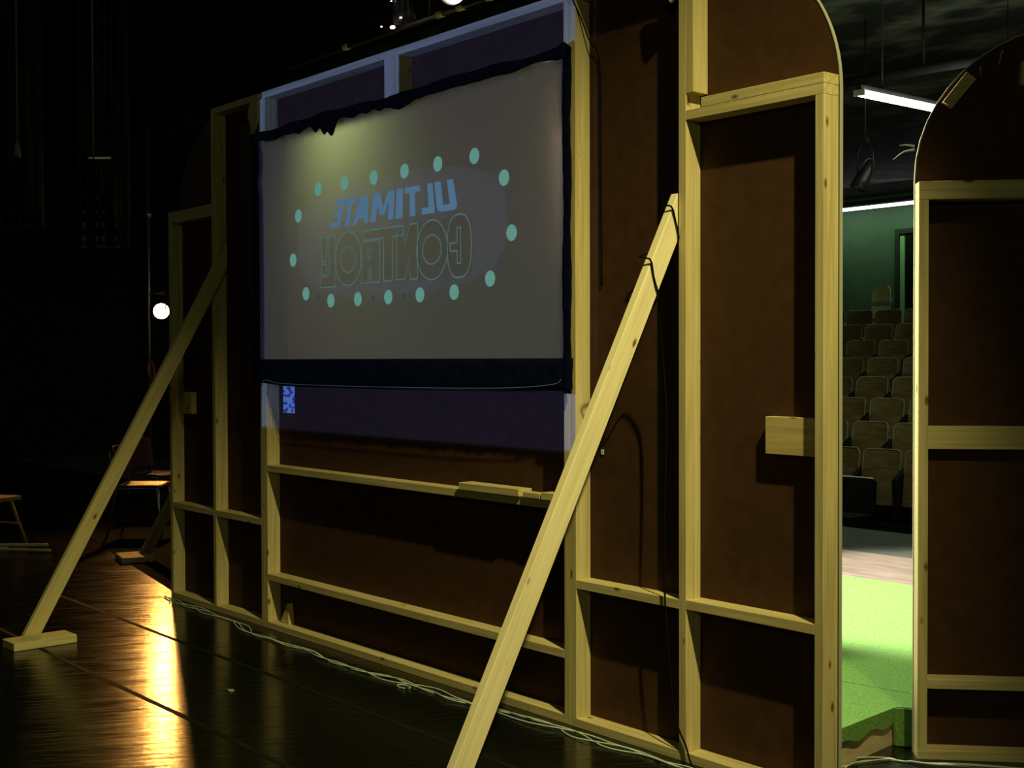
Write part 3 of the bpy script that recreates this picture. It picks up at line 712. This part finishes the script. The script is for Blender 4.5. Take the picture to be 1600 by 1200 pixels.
for p, r_ in [((.02, -.12, -.26), .022), ((-.16, -.12, -.22), .008), ((.15, -.12, -.20), .010), ((.0, -.12, -.02), .007), ((-.12, -.12, .08), .007)]:
    bm = bmesh.new(); ret = bmesh.ops.create_icosphere(bm, subdivisions=2, radius=r_)
    for v in ret['verts']: v.co = Vector((v.co.x*1.3, v.co.y, v.co.z*.7))+Vector(p)
    link('vent_glow', bm, M_hot, l2, True)

# ------------------------------------------------------------------ left wing
bo = empty('lighting_boom', (-12.93, 2.60, 0), 0, 'tall thin steel pole carrying the amber lamp in the left wing', 'pole')
tube('pole', [(0, 0, 0), (0, 0, 4.3)], .016, M_steel, bo); tube('coupling', [(0, 0, 3.24), (0, 0, 3.32)], .042, M_steel, bo)
tube('base', [(0, 0, 0), (0, 0, .03)], .25, M_blackmetal, bo, 20)
tube('arm', [(0, 0, 2.36), (.16, .06, 2.36)], .012, M_steel, bo)
M_amber = mat('amber_lens', (1, .7, .3), .3, emit=(1, .62, .22), estr=160)
al = lantern('stage_lantern', (-12.82, 2.70, 2.16), (.92, -.42, -.05), 'amber stage lantern shining straight at the camera from the left wing', M_amber, .24, .10, .2)
light('amber_lamp', 'SPOT', (-12.64, 2.62, 2.15), 235, (1, .42, .07), (-5.5, -1.2, .0), spot_size=R(60), spot_blend=.6, shadow_soft_size=.09)
oc = [(.0, -.03, -.45+.0), (-.03, -.03, -.52), (-.02, -.03, -.62), (.05, -.03, -.68), (.09, -.03, -.60), (.06, -.03, -.5), (.0, -.03, -.45)]
cl = tube('cable_coil', smooth_path([(x*1.3, y, z) for x, y, z in oc], 5), .012, mat('amber_lit_cable', (.6, .12, .03), .5)); cl.location = (-12.86, 2.60, 2.05)  # orange of the amber lamp's light put into the cable colour
tag(cl, 'coiled orange-lit cable hanging on the pole below the amber lamp', 'cable')
# drapes and battens, faint in the dark
def drape(x0, y0, x1, y1, z0, z1, label, n=60):
    bm = bmesh.new(); a = Vector((x0, y0)); b_ = Vector((x1, y1)); t = (b_-a).normalized(); nr = Vector((-t.y, t.x)); pr = None
    for i in range(n+1):
        p = a.lerp(b_, i/n)+nr*.05*math.sin(i*.85)*(1+.3*math.sin(i*.3))
        q = (bm.verts.new((p.x, p.y, z0)), bm.verts.new((p.x, p.y, z1)))
        if pr: bm.faces.new((pr[0], q[0], q[1], pr[1]))
        pr = q
    o = link('drape', bm, M_curtain, None, True); s = o.modifiers.new('t', 'SOLIDIFY'); s.thickness = .004
    return tag(o, label, 'curtain')
drape(-11.50, 1.20, -11.15, 1.60, 2.73, 7.38, 'grey drape hanging high in the left wing, below the short bright batten')
drape(-12.3, .35, -11.75, .95, 2.95, 7.38, 'darker drape high in the left wing, left of the grey one')
bt = empty('batten', (-10.47, .92, 3.475), R(48), 'short bright white batten hanging high in the left wing', 'batten')
box('bar', 0, .045, -.01, .01, -.008, .008, M_white, bt); box('bar', .06, .21, -.012, .012, -.012, .008, mat('bright_batten', (.9, .9, .8), .3), bt)
tube('drop_wire', [(.04, .02, .0), (.04, .02, 3.9)], .007, M_dull, bt)
for (x, y, z0, label) in [(-11.3, .55, 3.55, 'thin hanging line with a pale weight, upper left'), (-12.0, -.05, 3.4, 'thin hanging line nearest the left edge of the picture')]:
    e = empty('hanging_line', (x, y, z0), 0, label, 'line'); tube('line', [(0, 0, .1), (0, 0, 3.8)], .006, M_dull, e)
    tube('weight', [(0, 0, 0), (0, 0, .1), (0, 0, .16)], [.035, .03, .008], M_dull, e)
light('wing_glim', 'POINT', (-9.5, -1.5, 4.6), 9, (.9, .95, .6), shadow_soft_size=.1)
# stool and rods at the left edge
st = empty('wooden_stool', (-10.04, -.10, 0), R(30), 'light wooden stool cut by the left edge of the picture', 'stool')
box('seat', -.19, .15, -.15, .15, .385, .42, wood('stool_wood', 'x', (.5, .33, .13), (.65, .45, .2)), st)
for sx, sy in [(-1, -1), (-1, 1), (1, -1), (1, 1)]:
    tube('leg', [(sx*.19-.02, sy*.19, 0), (sx*.10-.02, sy*.10, .385)], .012, WZ, st)
for sy in (-1, 1): tube('rung', [(-.165, sy*.145, .18), (.125, sy*.145, .18)], .008, WX, st)
for a in [((-10.0, -.42, .02), (-9.62, .02, .03), 'white rod on the floor by the stool, topmost of the pile'), ((-9.95, -.35, .02), (-9.45, .14, .045), 'white rod on the floor by the stool, crossing the pile'),
          ((-9.85, -.45, .012), (-9.28, .10, .02), 'longest white rod on the floor by the stool, reaching farthest right'), ((-10.1, -.5, .012), (-9.72, -.1, .012), 'lowest white rod on the floor by the stool')]:
    p0, p1 = Vector(a[0]), Vector(a[1]); mid = (p0+p1)/2+Vector((0, 0, .008))
    tag(tube('white_rod', smooth_path([p0, mid, p1], 6), .013, M_white, None, 8), a[2], 'rod', 'white rods on the floor')
# chairs in the wing, coloured red for the amber light on them
def redlit_chair(x, y, rz, label):
    t = empty('stacking_chair', (x, y, .004), rz, label, 'chair', 'red-lit chairs in the left wing')
    bm = bmesh.new(); shell(bm, sorted_outline(.44, .30, .06), .20, .04, .008, .15, .50); link('backrest', bm, M_redlit, t, False)
    bm = bmesh.new()
    n = 8; g = [[bm.verts.new((-.21+.42*i/n, -.22+.42*j/n, .44+.012*((i-n/2)/(n/2))**2-.012*(j < 1))) for j in range(n+1)] for i in range(n+1)]
    for i in range(n):
        for j in range(n): bm.faces.new((g[i][j], g[i+1][j], g[i+1][j+1], g[i][j+1]))
    o = link('seat', bm, M_redlit, t, True); s = o.modifiers.new('t', 'SOLIDIFY'); s.thickness = .01
    for s in (-1, 1):
        tube('side_frame', [(s*.23, -.24, 0), (s*.20, -.18, .42), (s*.20, .18, .42), (s*.23, .26, 0)], .010, M_steel, t)
        tube('back_post', [(s*.20, .18, .42), (s*.19, .25, .76)], .010, M_steel, t)
    return t
redlit_chair(-10.0, 1.22, R(140), 'red-lit stacking chair in the dark left wing, seen left of the far brace')
redlit_chair(-11.0, 1.78, R(120), 'red-lit stacking chair in the dark left wing, partly behind the first red one')
